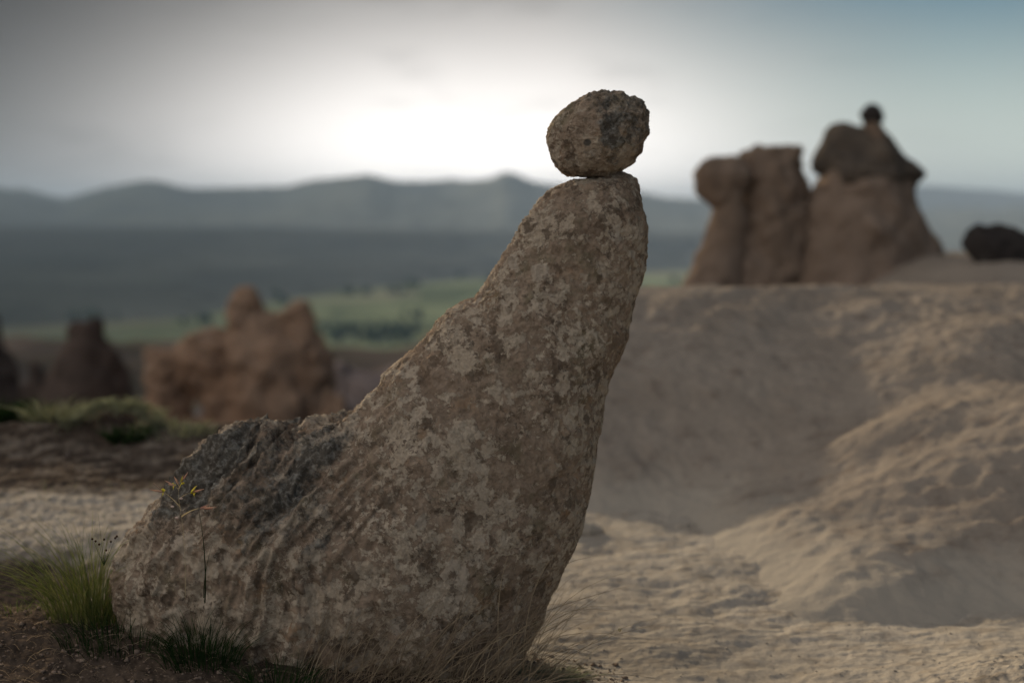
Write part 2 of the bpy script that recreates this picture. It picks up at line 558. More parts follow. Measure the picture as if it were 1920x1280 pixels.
def gaus(x, y, cx, cy, sx, sy=None):
    sy = sy or sx
    return np.exp(-0.5 * (((x - cx) / sx)**2 + ((y - cy) / sy)**2))


def ground_h(x, y, detail=True):
    yy = np.maximum(y, 0)
    r = np.where(y > 0, np.sqrt(yy**2 + (0.3 * x)**2), 0)
    z = far_profile(r) + sstep(y, 30, 80) * fbm(x / 40, y / 40, 0, 4) * 5 * (1 - sstep(y, 500, 900))
    near = 1 - sstep(np.sqrt(x * x + y * y), 14, 25)
    left = sstep(-x, -0.1, 0.95)
    z = z + near * 0.09 * gaus(x, y, -0.12, 3.75, 0.30, 0.35)
    z = z + near * left * (0.17 + 0.03 * np.sin(y * 1.3))
    z = z - near * 0.07 * gaus(x, y, -1.75, 4.75, 0.35, 0.22)
    z = z + near * 0.045 * gaus(x, y, -1.45, 4.1, 0.5, 0.22)
    z = z + near * 0.10 * gaus(x, y, 1.55, 3.92, 0.36, 0.30)
    z = z - near * 0.02 * gaus(x, y, 0.9, 4.1, 0.8, 0.8)
    z = z + near * 0.13 * gaus(x, y, -2.2, 7.5, 1.3, 0.33)
    if detail:
        lump = fbm(x * 2.2, y * 2.6, 3.1, 4)
        z = z + near * 0.020 * lump + near * 0.0025 * fbm(x * 16, y * 18, 4.4, 3, 0.6, ridged=True)
        foot = fbm(x * 5.2 + 2, y * 9, 0.7, 4, 0.55)
        z = z + near * 0.0062 * foot * (0.4 + 0.8 * sstep(pn(x * 0.8, y * 0.8, 5), -0.2, 0.4))
        z = z + near * (0.002 + 0.007 * sstep(-x, -0.1, 0.5) + 0.007 * gaus(x, y, 1.5, 3.95, 0.35, 0.25)) * fbm(x * 35, y * 35, 0.2, 2)
    return z


az = np.concatenate([np.linspace(-180, -40, 40, endpoint=False), np.linspace(-40, -24, 30, endpoint=False),
                     np.linspace(-24, 24, 640, endpoint=False), np.linspace(24, 40, 30, endpoint=False), np.linspace(40, 180, 40, endpoint=False)])
az = np.radians(az)
rad = np.concatenate([np.geomspace(0.25, 3.2, 25, endpoint=False), np.linspace(3.2, 9.5, 460, endpoint=False), np.geomspace(9.5, 400, 170, endpoint=False), np.geomspace(400, 20000, 90)])
RR, AA = np.meshgrid(rad, az, indexing='ij')
X = RR * np.sin(AA); Y = RR * np.cos(AA)
Z = ground_h(X, Y)
V = np.stack([X, Y, Z], -1).reshape(-1, 3)
F = grid_faces(len(rad), len(az), wrap=True)[:, ::-1]
nV = len(V)
V = np.vstack([V, [[0, 0, ground_h(np.array([0.]), np.array([0.]))[0]]]])
me = np_mesh('ground', V, F)
soil = sstep(-V[:, 0], -0.16, 0.10) * (1 - sstep(V[:, 1], 4.35, 4.75))
soil = np.maximum(soil, 0.8 * sstep(-V[:, 0], 0.2, 1.0) * gaus(V[:, 0], V[:, 1], -1.8, 4.8, 0.5, 0.3))  # shade of the dip put into the colour as dark soil
soil = np.maximum(soil, sstep(-V[:, 0], 0.2, 0.8) * (0.34 + 0.30 * sstep(V[:, 1], 5.85, 6.25)) * sstep(V[:, 1], 4.6, 5.0))  # greyer soil, plus painted shade beyond the sunlit strip of path
soil = np.maximum(soil, 0.42 * gaus(V[:, 0], V[:, 1], 1.5, 3.95, 0.35, 0.22))
attr(me, 'soil', soil)
me.flip_normals() if me.polygons[0].normal.z < 0 else None
ground = link('ground', me, M_ground)
tag(ground, kind='structure')


# ------------------------------------------------------------------ tuff slope on the right
def hill_h(x, y):
    wx = x + 0.18 * pn(x * 0.8, y * 0.8, 2.0); wy = y + 0.22 * pn(x * 0.7, y * 0.7, 8.0)
    t = np.maximum(0, 9.4 - wy) / 2.75
    a = 0.90 - 0.90 * t**1.9 - (0.07 - 0.022 * sstep(x / np.maximum(y, 1), 0.17, 0.29)) * np.maximum(0, wy - 9.4) - 1.3 * np.maximum(0, 0.35 - wx)**1.6
    # second shoulder
    dxl = np.minimum(0, wx - 2.7)
    bb = 0.80 - 0.55 * (dxl / 1.15)**2 - 0.50 * (np.minimum(0, wy - 8.0) / 1.1)**2 - 0.09 * np.maximum(0, wy - 8.0)
    # near spur
    dxl = np.minimum(0, wx - (1.75 + 0.62 * np.tanh((wy - 5.45) / 0.62)))
    c = 0.575 - 0.62 * np.abs(dxl / 1.6)**1.6 + 0.05 * pn(x * 1.7, y * 1.7, 6.0) - 0.395 * (np.sqrt(np.maximum(0, 6.65 - wy)**2 + 0.04) - 0.2) - 0.06 * np.maximum(0, wy - 6.6)
    e = 1.5 * sstep(wy, 9.5, 14) * sstep(wx, 2.4, 5.0) - 0.6
    z = smax(smax(smax(a, bb, 0.18), c, 0.24), e, 0.3)
    z = z - 0.75 * sstep(y, 17, 30) - 2.5 * sstep(y, 22, 60)
    lump = fbm(x * 1.4, y * 1.4, 4, 4)
    rough = fbm(x * 7, y * 7 + x * 2, 1, 4, 0.6, ridged=True)
    pit = fbm(x * 4.5 + 3, y * 4.5, 7, 3)
    gul = 1 - 2 * np.abs(pn((x * 0.8 - y * 0.5) * 2.6 + 0.5 * pn(x * 2, y * 2, 1), (x * 0.5 + y * 0.8) * 0.7, 2))
    z = z + 0.022 * (gul - 0.4) * sstep(pn(x * 0.5, y * 0.5, 3), -0.3, 0.3)
    z = z + 0.035 * lump + 0.008 * rough + 0.014 * pit * sstep(pit, 0.05, 0.5)
    return smax(z, ground_h(x, y, False) - 0.042, 0.17)


hx = np.concatenate([np.linspace(-1.5, 4.5, 430, endpoint=False), np.geomspace(4.5, 18, 60)])
hy = np.concatenate([np.linspace(4.3, 11.5, 430, endpoint=False), np.geomspace(11.5, 45, 90)])
HX, HY = np.meshgrid(hx, hy)
HZ = hill_h(HX, HY); GZ = ground_h(HX, HY, False)
V = np.stack([HX, HY, HZ], -1).reshape(-1, 3)
F = grid_faces(len(hy), len(hx))
below = (HZ < GZ - 0.036).ravel()
F = F[~np.all(below[F], axis=1)]
used = np.unique(F); remap = -np.ones(len(V), int); remap[used] = np.arange(len(used))
hill = link('tuff_slope', np_mesh('tuff_slope', V[used], remap[F]), M_tuff)
tag(hill, kind='structure')


# ------------------------------------------------------------------ mesa and mountains
def skyline(name, pts, D, depth, zbase, mat, amp=10, ns=500, nd=60, nsc=400, back=0.8):
    pts = np.array(pts, float)
    px = np.linspace(pts[0, 0], pts[-1, 0], ns)
    py = np.interp(px, pts[:, 0], pts[:, 1])
    X, Zr = WpV(px, py, D)
    t = np.linspace(-1, back, nd)[:, None]
    Yg = D + t * depth + 0 * X[None]
    prof = np.where(t < 0, (1 + t)**0.85, 1 - (t / back)**2 * 0.8)
    Xg = X[None] * (Yg / D)
    rid = fbm(Xg / nsc, Yg / nsc, 2.2, 5, 0.5, ridged=True)
    Zg = zbase + (Zr[None] - zbase) * prof + amp * (rid - 0.6) * np.clip(prof, 0, 1) * np.where(np.abs(t) < 0.04, 0.15, 1) * sstep(np.abs(t), 0.0, 0.25)
    V = np.stack([Xg, Yg, Zg], -1).reshape(-1, 3)
    F = grid_faces(nd, ns)
    o = link(name, np_mesh(name, V, F), mat)
    tag(o, kind='structure')
    return o


M_far = hill_mat('far_ridge_scrub_painted_glow', (0.022, 0.028, 0.018), (0.045, 0.05, 0.03), (0.018, 0.022, 0.016), 0.0015, (0.19, 0.20, 0.18), -1900, 300)  # scrub colour, with glow painted in towards the centre
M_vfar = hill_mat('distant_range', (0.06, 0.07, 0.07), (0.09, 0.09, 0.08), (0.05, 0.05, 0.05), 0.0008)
M_mesa = hill_mat('mesa_scrub_painted_glow', (0.012, 0.016, 0.013), (0.022, 0.026, 0.019), (0.007, 0.009, 0.008), 0.003, (0.10, 0.11, 0.105), -1000, 200)  # dim left and hazy pale centre are painted into the scrub colour
sk = [(-1400, 330), (-700, 345), (-300, 340), (-100, 346), (0, 355), (60, 366), (125, 378), (190, 357), (250, 346), (300, 343), (360, 353), (420, 352), (520, 355), (590, 343), (640, 332),
      (690, 326), (740, 338), (800, 342), (870, 340), (920, 334), (945, 321), (965, 324), (1000, 340), (1060, 353), (1200, 365), (1290, 376), (1420, 388), (1700, 398), (2600, 402)]
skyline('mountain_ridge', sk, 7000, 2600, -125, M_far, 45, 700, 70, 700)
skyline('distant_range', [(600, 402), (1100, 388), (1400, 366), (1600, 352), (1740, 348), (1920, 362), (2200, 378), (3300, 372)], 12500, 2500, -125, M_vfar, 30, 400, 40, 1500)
# mesa: flat rim, front foot coming nearer on the left
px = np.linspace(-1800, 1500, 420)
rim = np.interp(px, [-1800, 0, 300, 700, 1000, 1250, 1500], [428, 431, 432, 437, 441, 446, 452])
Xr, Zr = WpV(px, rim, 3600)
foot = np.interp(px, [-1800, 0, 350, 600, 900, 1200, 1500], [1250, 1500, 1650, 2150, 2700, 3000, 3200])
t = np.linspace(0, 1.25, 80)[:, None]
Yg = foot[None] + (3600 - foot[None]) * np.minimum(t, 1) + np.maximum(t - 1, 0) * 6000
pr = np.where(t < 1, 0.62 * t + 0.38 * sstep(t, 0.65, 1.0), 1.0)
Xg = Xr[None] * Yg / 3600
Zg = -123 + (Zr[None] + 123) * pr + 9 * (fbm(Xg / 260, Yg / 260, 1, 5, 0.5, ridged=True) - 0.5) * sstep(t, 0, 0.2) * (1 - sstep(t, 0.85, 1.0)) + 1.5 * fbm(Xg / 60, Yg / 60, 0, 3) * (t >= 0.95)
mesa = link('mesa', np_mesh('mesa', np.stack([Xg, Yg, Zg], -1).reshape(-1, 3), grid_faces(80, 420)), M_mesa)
tag(mesa, kind='structure')

# ------------------------------------------------------------------ the seal-shaped rock
SY = 4.25
Lpts = [(203, 1112), (200, 1085), (207, 1040), (220, 1012), (235, 990), (254, 963), (285, 934), (307, 899), (335, 865), (360, 834), (388, 827), (407, 813), (429, 798),
        (454, 788), (479, 787), (497, 795), (522, 788), (550, 791), (563, 795), (588, 785), (619, 776), (647, 776), (660, 771), (672, 760), (691, 741),
        (719, 716), (728, 700), (737, 684), (762, 668), (787, 657), (800, 640), (819, 622), (837, 594), (850, 580), (872, 569), (894, 562), (903, 550),
        (915, 534), (924, 516), (934, 500), (952, 472), (965, 453), (977, 431), (999, 400), (1015, 377), (1037, 356), (1056, 345), (1077, 337),
        (1109, 334), (1140, 329), (1168, 324), (1181, 327)]
Rpts = [(206, 1122), (225, 1190), (300, 1300), (420, 1370), (560, 1420), (700, 1430), (830, 1410), (920, 1365), (960, 1300), (975, 1249), (985, 1217), (997, 1180),
        (1016, 1139), (1041, 1092), (1060, 1049), (1076, 1014), (1091, 980), (1101, 936), (1108, 890), (1112, 860), (1120, 816), (1131, 747),
        (1144, 707), (1159, 668), (1170, 645), (1176, 625), (1181, 598), (1188, 566), (1196, 537), (1204, 503), (1204, 487), (1207, 462), (1211, 434), (1209, 406),
        (1204, 378), (1199, 356), (1196, 341), (1189, 331)]
pairs = [((203, 1112), (206, 1122)), ((207, 1040), (225, 1190)), ((254, 963), (300, 1300)), ((335, 865), (420, 1370)), ((454, 788), (560, 1420)),
         ((588, 785), (830, 1410)), ((672, 760), (960, 1300)), ((737, 684), (1016, 1139)), ((800, 640), (1060, 1049)), ((872, 569), (1108, 890)),
         ((924, 516), (1131, 747)), ((965, 453), (1170, 645)), ((1015, 377), (1204, 503)), ((1056, 345), (1207, 462)), ((1109, 334), (1209, 406)),
         ((1140, 329), (1204, 378)), ((1168, 324), (1199, 356)), ((1181, 327), (1189, 331))]
Lp = np.array(Lpts, float); Rp = np.array(Rpts, float)
for A_ in (Lp, Rp):
    A_[:, 0] += 27 * (1 - sstep(A_[:, 0], 200, 520))
lx, lz = WpV(Lp[:, 0], Lp[:, 1], SY); rx_, rz_ = WpV(Rp[:, 0], Rp[:, 1], SY)
La = np.concatenate([[0], np.cumsum(np.hypot(np.diff(lx), np.diff(lz)))]); Ra = np.concatenate([[0], np.cumsum(np.hypot(np.diff(rx_), np.diff(rz_)))])
pl = [La[Lpts.index(p[0])] for p in pairs]; pr_ = [Ra[Rpts.index(p[1])] for p in pairs]
# the section parameter runs with the mean arc length
sm = np.concatenate([[0], np.cumsum(0.5 * (np.diff(pl) + np.diff(pr_)))]); sm /= sm[-1]
s = np.linspace(0, 1, 760)


def smooth1(a, n):
    if n < 1: return a
    k = np.hanning(2 * n + 3)[1:-1]; k /= k.sum()
    return np.convolve(np.pad(a, n, 'edge'), k, 'valid')


al = smooth1(np.interp(s, sm, pl), 8); ar = smooth1(np.interp(s, sm, pr_), 8)
LX = np.interp(al, La, lx); LZ = np.interp(al, La, lz); RX = np.interp(ar, Ra, rx_); RZ = np.interp(ar, Ra, rz_)
LX, LZ, RX, RZ = [smooth1(v, 3) for v in (LX, LZ, RX, RZ)]
bd = np.interp(s, [0, 0.05, 0.15, 0.3, 0.45, 0.58, 0.7, 0.8, 0.9, 0.96, 0.99, 1], [0.02, 0.15, 0.27, 0.36, 0.40, 0.34, 0.26, 0.205, 0.16, 0.11, 0.06, 0.012])
bd = smooth1(bd, 12)
NT = 560
th = np.linspace(0, 2 * np.pi, NT, endpoint=False)
ct, st = np.cos(th), np.sin(th)
ex = 0.86
cs = np.sign(ct) * np.abs(ct)**ex; ssn = np.sign(st) * np.abs(st)**ex
cx = (LX + RX) / 2; cz = (LZ + RZ) / 2; hx_ = (RX - LX) / 2; hz_ = (RZ - LZ) / 2
VX = cx[:, None] + hx_[:, None] * cs; VZ = cz[:, None] + hz_[:, None] * cs
VY = SY - bd[:, None] * ssn * (1 - 0.10 * cs)
V = np.stack([VX, VY, VZ], -1).reshape(-1, 3)
F = grid_faces(len(s), NT, wrap=True)
N = vnormals(V, F)
if np.mean(N[:, 1] * (V[:, 1] - SY)) < 0:
    F = F[:, ::-1]; N = -N
x, y, z = V.T
Sv = np.repeat(s, NT)
# grooves running down and left over the flank
q_ = x - (0.20 * z + 1.0 * np.maximum(z - 0.38, 0)**1.4) + 0.05 * pn(x * 5, y * 5, z * 5) + 0.008 * fbm(x * 22, y * 22, z * 22, 3, 0.6)
alng = z + 0.5 * x
wl = 1 - sstep(x, -0.70, -0.12)
gr = 1 - 2 * np.abs(pn(q_ * 15 + 0.3, alng * 2.0, y * 2.5))
gr2 = 1 - 2 * np.abs(pn(q_ * 36 + 4, alng * 6.0, y * 6))
groove = 0.62 * gr + 0.38 * gr2
top = sstep(z, 0.42, 0.62) * wl
disp = wl * (0.032 * (groove - 0.45)) * (0.75 + 0.6 * top)
knob = fbm(x * 16, y * 16, z * 16, 4, 0.55)
disp -= 0.012 * top
disp += 0.010 * knob * (0.5 + 0.7 * wl)
disp += 0.012 * fbm(x * 4.5, y * 4.5, z * 4.5, 2)
rb = fbm(x * 30, y * 30, z * 30, 3, 0.6, ridged=True)
edge = sstep(-N[:, 0] + N[:, 2] * 0.3, 0.3, 0.9) * (1 - wl * 0.5)
disp += 0.0035 * rb + 0.004 * edge * rb
# right flank bulge patina: long vertical folds low on the chest
fold = 1 - 2 * np.abs(pn(x * 11 + 8, y * 8, z * 1.2))
disp += 0.006 * fold * (1 - sstep(z, 0.2, 0.55))
V2 = V + N * disp[:, None]
me = np_mesh('seal_rock', V2, F)
streak = np.clip((0.62 - groove) * 1.8, 0, 1) * wl * 0.45
streak = np.maximum(streak, 0.5 * np.clip(0.3 - fold, 0, 1) * (1 - sstep(z, 0.1, 0.4)))
attr(me, 'streak', streak)
dstr = sstep(fbm(q_ * 8, alng * 1.6, y * 3, 3), -0.25, 0.45)
dark = wl * (0.52 * sstep(z + 0.35 * x, 0.05, 0.34) * sstep(z, 0.3, 0.55) + 0.50 * dstr * sstep(z + 0.12 * pn(x * 6, y * 6, z * 6), 0.12, 0.62))
dark = np.maximum(dark, 0.25 * gaus(x, z, 0.0, 0.28, 0.07, 0.05))
attr(me, 'dark', dark)
seal = link('seal_rock', me, M_seal)
tag(seal, 'tall leaning tuff rock shaped like a seal, mottled with pale lichen, balancing a round stone', 'rock')

# ------------------------------------------------------------------ balanced stone
bp = np.array([(1143, 175), (1169, 182), (1198, 196), (1212, 210), (1215, 228), (1213, 248), (1204, 271), (1191, 300), (1169, 315), (1148, 325), (1115, 332), (1089, 336),
               (1072, 332), (1048, 319), (1036, 302), (1028, 278), (1025, 257), (1028, 241), (1035, 229), (1048, 216), (1063, 199), (1089, 188), (1124, 178)], float)
bx, bz = WpV(bp[:, 0], bp[:, 1], SY)
c0 = Wp(1119, 257, SY)
ang = np.arctan2(bz - c0[2], bx - c0[0]); rd = np.hypot(bx - c0[0], bz - c0[2])
o_ = np.argsort(ang); ang = ang[o_]; rd = rd[o_]
phi = np.linspace(-np.pi / 2, np.pi / 2, 260); tt = np.linspace(-np.pi, np.pi, 520, endpoint=False)
rt = np.interp(tt, np.concatenate([ang - 2 * np.pi, ang, ang + 2 * np.pi]), np.tile(rd, 3))
k = np.hanning(15); k /= k.sum()
rt = np.convolve(np.concatenate([rt[-7:], rt, rt[:7]]), k, 'valid')
cph = np.cos(phi)[:, None]; sph = np.sin(phi)[:, None]
rmean = rt.mean(); rtb = rmean + (rt[None] - rmean) * cph**1.2
BX = cph * rtb * np.cos(tt); BZ = cph * rtb * np.sin(tt); BY = sph * 0.138 + 0 * BX
V = np.stack([BX, BY, BZ], -1).reshape(-1, 3)
F = grid_faces(len(phi), len(tt), wrap=True)
N = V / (np.linalg.norm(V, axis=1)[:, None] + 1e-9)
x, y, z = V.T
d_ = 0.009 * fbm(x * 9, y * 9, z * 9, 3) + 0.0045 * fbm(x * 40, y * 40, z * 40, 3, 0.6)
# broken, plated upper right
w = sstep(0.6 * x + 0.7 * z - 0.3 * y, 0.02, 0.11)
cell = fbm(x * 17 + 3, y * 17, z * 17, 3, 0.5, ridged=True)
d_ += w * 0.013 * (cell - 0.6)
V = V + N * d_[:, None]
if vnormals(V, F)[len(V) // 2] @ N[len(V) // 2] < 0: F = F[:, ::-1]
me = np_mesh('balanced_stone', V, F)
attr(me, 'streak', np.clip(w * (0.7 - cell), 0, 1))
pit = gaus(x, z, 0.025, 0.02, 0.016, 0.016) * (y < 0) + gaus(x, z, -0.035, -0.022, 0.006, 0.0065) * (y < 0) + gaus(x, z, 0.03, -0.02, 0.02, 0.012) * (y < 0) * 0.7
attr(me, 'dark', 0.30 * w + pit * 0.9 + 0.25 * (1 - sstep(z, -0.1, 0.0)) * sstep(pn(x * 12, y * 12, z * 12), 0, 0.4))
ball = link('balanced_stone', me, M_ball)
ball.location = c0
tag(ball, 'rounded lichen covered stone balanced on the tip of the leaning seal shaped rock', 'rock')

# ------------------------------------------------------------------ fairy chimneys on the right
DR = 17.0
fc = bpy.data.objects.new('fairy_chimney', None); C.collection.objects.link(fc)
tag(fc, 'broad brown fairy chimney with a dark brimmed cap carrying a small round stone', 'rock formation')


def sub(o, parent):
    o.parent = parent
    o.location = Vector(o.location) - parent.location
    return o


fc.location = Wp(1640, 600, DR)
ch = rock_from_caps('trunk', [(1616, 365, 84, 1616, 430, 98), (1616, 430, 98, 1620, 680, 205, 0.8), (1565, 390, 44, 1490, 660, 85, 0.8), (1682, 390, 40, 1692, 470, 56),
                              (1690, 470, 56, 1790, 680, 120, 0.8)], DR, M_pillar, 30, 4.0, (34, 6), ymax=680, seed=2, warp=10)
sub(ch, fc)
cap = rock_from_caps('cap', [(1578, 262, 33, 1600, 275, 38, 1.2), (1560, 290, 30, 1640, 300, 44, 1.4), (1544, 308, 22, 1700, 322, 20, 1.8), (1590, 330, 42, 1650, 335, 40, 1.9),
                             (1690, 316, 24, 1726, 325, 10), (1636, 246, 19, 1660, 300, 34), (1704, 345, 14, 1692, 370, 20)], DR, M_cap, 14, 2.6, (26, 3.5), seed=5, warp=3)
sub(cap, fc)
nub = rock_from_caps('neck', [(1635, 232, 14, 1650, 270, 18)], DR - 0.12, M_pillar, 6, 2.0, (14, 2), seed=1)
sub(nub, fc)
bl = rock_from_caps('round_stone', [(1633, 216, 20.5, 1638, 218, 20)], DR - 0.1, M_black, 6, 2.0, (22, 3.2), seed=9)
tag(bl, 'small black round stone perched on the capped fairy chimney at the right', 'stone')

p1 = bpy.data.objects.new('rock_pillar', None); C.collection.objects.link(p1)
p1.location = Wp(1330, 590, DR)
tag(p1, 'slim rock pillar with a bulbous head and narrow neck, leftmost of the right-hand chimneys', 'rock formation')
sub(rock_from_caps('head', [(1340, 330, 38, 1372, 332, 38), (1325, 348, 24, 1350, 366, 28)], DR - 0.2, M_pillar, 14, 3.0, (26, 4), seed=12, warp=5), p1)
sub(rock_from_caps('stem', [(1368, 365, 28, 1368, 410, 30), (1368, 410, 30, 1310, 680, 88, 0.9)], DR - 0.2, M_pillar, 14, 3.0, (26, 3.5), ymax=680, seed=13, warp=4), p1)
p2 = rock_from_caps('rock_pillar', [(1420, 312, 37, 1462, 309, 37), (1478, 300, 28, 1492, 360, 26), (1438, 340, 58, 1446, 440, 72), (1446, 430, 72, 1420, 680, 130, 0.9), (1484, 380, 34, 1490, 640, 70)],
                    DR + 0.1, M_pillar, 12, 3.2, (28, 8), ymax=680, seed=17, warp=6)
tag(p2, 'thick flat topped brown rock pillar standing between the bulbous pillar and capped chimney', 'rock formation')
bo = rock_from_caps('boulder', [(1838, 452, 33, 1872, 466, 44), (1870, 474, 48, 1960, 510, 56)], 14.5, M_black, 16, 3.5, (30, 5), seed=21, warp=5)
tag(bo, 'big black boulder lying on the slope at the right edge of the photo', 'rock')

# small rocks in the shaded hollow behind the seal rock
r1 = rock_from_caps('rock', [(1070, 995, 26, 1118, 998, 14)], 6.15, M_tuff, 8, 2.5, (18, 3), seed=24)
tag(r1, 'low pale rock poking out behind the chest of the seal rock', 'rock')
r2 = rock_from_caps('rock', [(1275, 990, 10, 1286, 991, 9)], 6.3, M_tuff, 5, 1.5, (10, 1.5), seed=25)
tag(r2, 'small stone lying in the shaded hollow below the tuff slope', 'rock')

# ------------------------------------------------------------------ rock formations beyond the ledge, left
D1 = 34.0
arch = rock_from_caps('rock_formation', [(462, 574, 32, 470, 690, 54), (498, 615, 30, 560, 700, 60), (562, 590, 27, 570, 680, 42), (574, 680, 44, 590, 960, 84), (500, 690, 80, 520, 960, 140),
                                         (430, 660, 36, 375, 658, 36), (385, 675, 48, 310, 695, 30), (290, 676, 17, 302, 690, 26), (312, 700, 36, 322, 960, 60), (400, 690, 56, 430, 720, 60), (440, 720, 50, 430, 960, 80)],
                      D1, M_orange, 20, 4.2, (36, 12), ymax=960, seed=31, cuts=[(378, 770, 5, 380, 960, 46)], warp=12)
tag(arch, 'twin-peaked orange brown rock formation with a low arm bridging a hollow', 'rock formation')
c1 = rock_from_caps('rock_cone', [(388, 748, 10, 395, 960, 105)], 42, M_grey, 12, 5, (40, 7), ymax=960, seed=33, warp=7)
tag(c1, 'grey cone of rock seen in the hollow of the twin-peaked formation', 'rock formation')
c2 = rock_from_caps('rock_cone', [(146, 622, 17, 178, 620, 17), (160, 628, 30, 160, 930, 175), (205, 660, 16, 245, 930, 60)], 38, M_dark, 16, 5, (36, 8), ymax=960, seed=35, warp=8)
tag(c2, 'dark blunt cone of rock left of the orange twin-peaked formation', 'rock formation')
c3 = rock_from_caps('rock_cone', [(-30, 610, 26, -40, 930, 150), (70, 690, 14, 60, 930, 70)], 44, M_dark, 20, 6, (40, 10), ymax=960, seed=37, warp=10)
tag(c3, 'dark rock mass at the left edge of the photo behind the ledge', 'rock formation')
c4 = rock_from_caps('rock_pinnacle', [(812, 636, 13, 815, 900, 70)], 70, M_orange, 10, 3, (24, 4), ymax=900, seed=39, warp=4)
tag(c4, 'small brown rock tip just showing above the back of the seal rock', 'rock formation')
c5 = rock_from_caps('rock_outcrop', [(640, 700, 22, 650, 900, 80), (690, 720, 22, 700, 900, 70), (745, 705, 24, 760, 900, 90), (660, 760, 40, 740, 760, 50)], 60, M_mauve, 26, 5, (30, 10), ymax=900, seed=41, warp=10)
tag(c5, 'mauve brown eroded outcrop between the twin-peaked formation and the seal rock', 'rock formation')
c6 = rock_from_caps('rock_outcrop', [(640, 745, 10, 640, 900, 26), (612, 740, 9, 622, 900, 30)], 30, M_orange, 14, 3, (22, 5), ymax=900, seed=43, warp=6)
tag(c6, 'slim orange fin of rock at the right foot of the twin-peaked formation', 'rock formation')


# ------------------------------------------------------------------ plants
def blades(name, specs, mat, parent=None, loc=None):
    """specs: list of (root, tip, sag vector, width, rnd[, segs]) -> one mesh of curved tapered ribbons (crossed pair of edges)"""
    Vs, Fs, Rn = [], [], []
    for sp_ in specs:
        a, t_, sag, w_, rn = sp_[:5]
        n = sp_[5] if len(sp_) > 5 else 7
        a = np.array(a, float); t_ = np.array(t_, float); sag = np.array(sag, float)
        u = np.linspace(0, 1, n)
        P = a + (t_ - a) * u[:, None] + sag * (4 * u * (1 - u))[:, None]
        T = np.gradient(P, axis=0); T /= np.linalg.norm(T, axis=1)[:, None] + 1e-9
        ph = random.uniform(0, 6.28)
        up_ = np.array([math.cos(ph), math.sin(ph) * 0.6, 0.25])
        S_ = np.cross(T, up_); S_ /= np.linalg.norm(S_, axis=1)[:, None] + 1e-9
        B_ = np.cross(T, S_)
        wd = w_ * (1 - 0.85 * u**1.6) * 0.5
        base_i = sum(len(v) for v in Vs)
        # three-sided blade so that it has thickness
        ring = np.stack([P + S_ * wd[:, None], P - S_ * wd[:, None], P + B_ * wd[:, None] * 0.45], 1)
        Vs.append(ring.reshape(-1, 3)); Rn.append(np.full(n * 3, rn))
        for i in range(n - 1):
            for j in range(3):
                j2 = (j + 1) % 3
                Fs.append((base_i + i * 3 + j, base_i + i * 3 + j2, base_i + (i + 1) * 3 + j2, base_i + (i + 1) * 3 + j))
    V = np.vstack(Vs); F = np.array(Fs)
    o0 = np.array(loc) if loc is not None else np.zeros(3)
    me = np_mesh(name, V - o0, F)
    attr(me, 'rnd', np.concatenate(Rn))
    o = link(name, me, mat, parent)
    if loc is not None and parent is None: o.location = o0
    return o


def gz(x, y): return float(ground_h(np.array([x]), np.array([y]), False)[0])


def tuft(name, cx, cy, n, rad_, hgt, w_, mat, lean=(0, 0), spread=0.6, segs=6, rz=None):
    sp_ = []
    for i in range(n):
        a = random.uniform(0, 6.28); r = rad_ * math.sqrt(random.random())
        x0, y0 = cx + r * math.cos(a), cy + r * math.sin(a) * 0.8
        h = hgt * random.uniform(0.45, 1.0) * (1 - 0.3 * r / rad_)
        ox = (math.cos(a) * spread * r / rad_ + random.gauss(0, 0.22) + lean[0]) * h
        oy = (math.sin(a) * spread * r / rad_ + random.gauss(0, 0.22) + lean[1]) * h
        z0 = gz(x0, y0) - 0.02 + (rz or 0)
        sp_.append(((x0, y0, z0), (x0 + ox, y0 + oy, z0 + h), (-ox * 0.22, -oy * 0.22, h * 0.12), w_ * random.uniform(0.6, 1.2), random.random(), segs))
    return blades(name, sp_, mat, loc=(cx, cy, gz(cx, cy)))


# green tuft against the left end of the seal rock
gt = Wp(165, 1110, 4.2)
t1 = tuft('grass_tuft', gt[0], gt[1], 560, 0.12, 0.37, 0.0024, M_green, (-0.05, 0), 0.95)
tag(t1, 'tall bright green grass tuft at the left end of the seal rock', 'grass')
t2 = tuft('grass_tuft', Wp(385, 1180, 3.9)[0], 3.84, 300, 0.10, 0.21, 0.0026, M_dgreen, (0, 0), 0.7)
tag(t2, 'short dark green grass tuft in the shade before the flank of the seal rock', 'grass')
t3 = tuft('grass_tuft', Wp(520, 1260, 3.75)[0], 3.72, 260, 0.11, 0.12, 0.003, M_dgreen, (0, 0), 0.7)
tag(t3, 'dark grass tuft at the bottom edge below the middle of the seal rock', 'grass')
t4 = tuft('grass_tuft', Wp(225, 1180, 4.0)[0], 3.98, 300, 0.16, 0.13, 0.0026, M_dgreen, (0, 0), 0.6)
tag(t4, 'low dark green grass tuft just below the bright green one', 'grass')
t5 = tuft('grass_tuft', Wp(20, 1130, 4.3)[0], 4.3, 140, 0.12, 0.07, 0.003, M_green, (0, 0), 0.6)
tag(t5, 'sparse low grass tuft on the ledge at the left edge of the photo', 'grass')

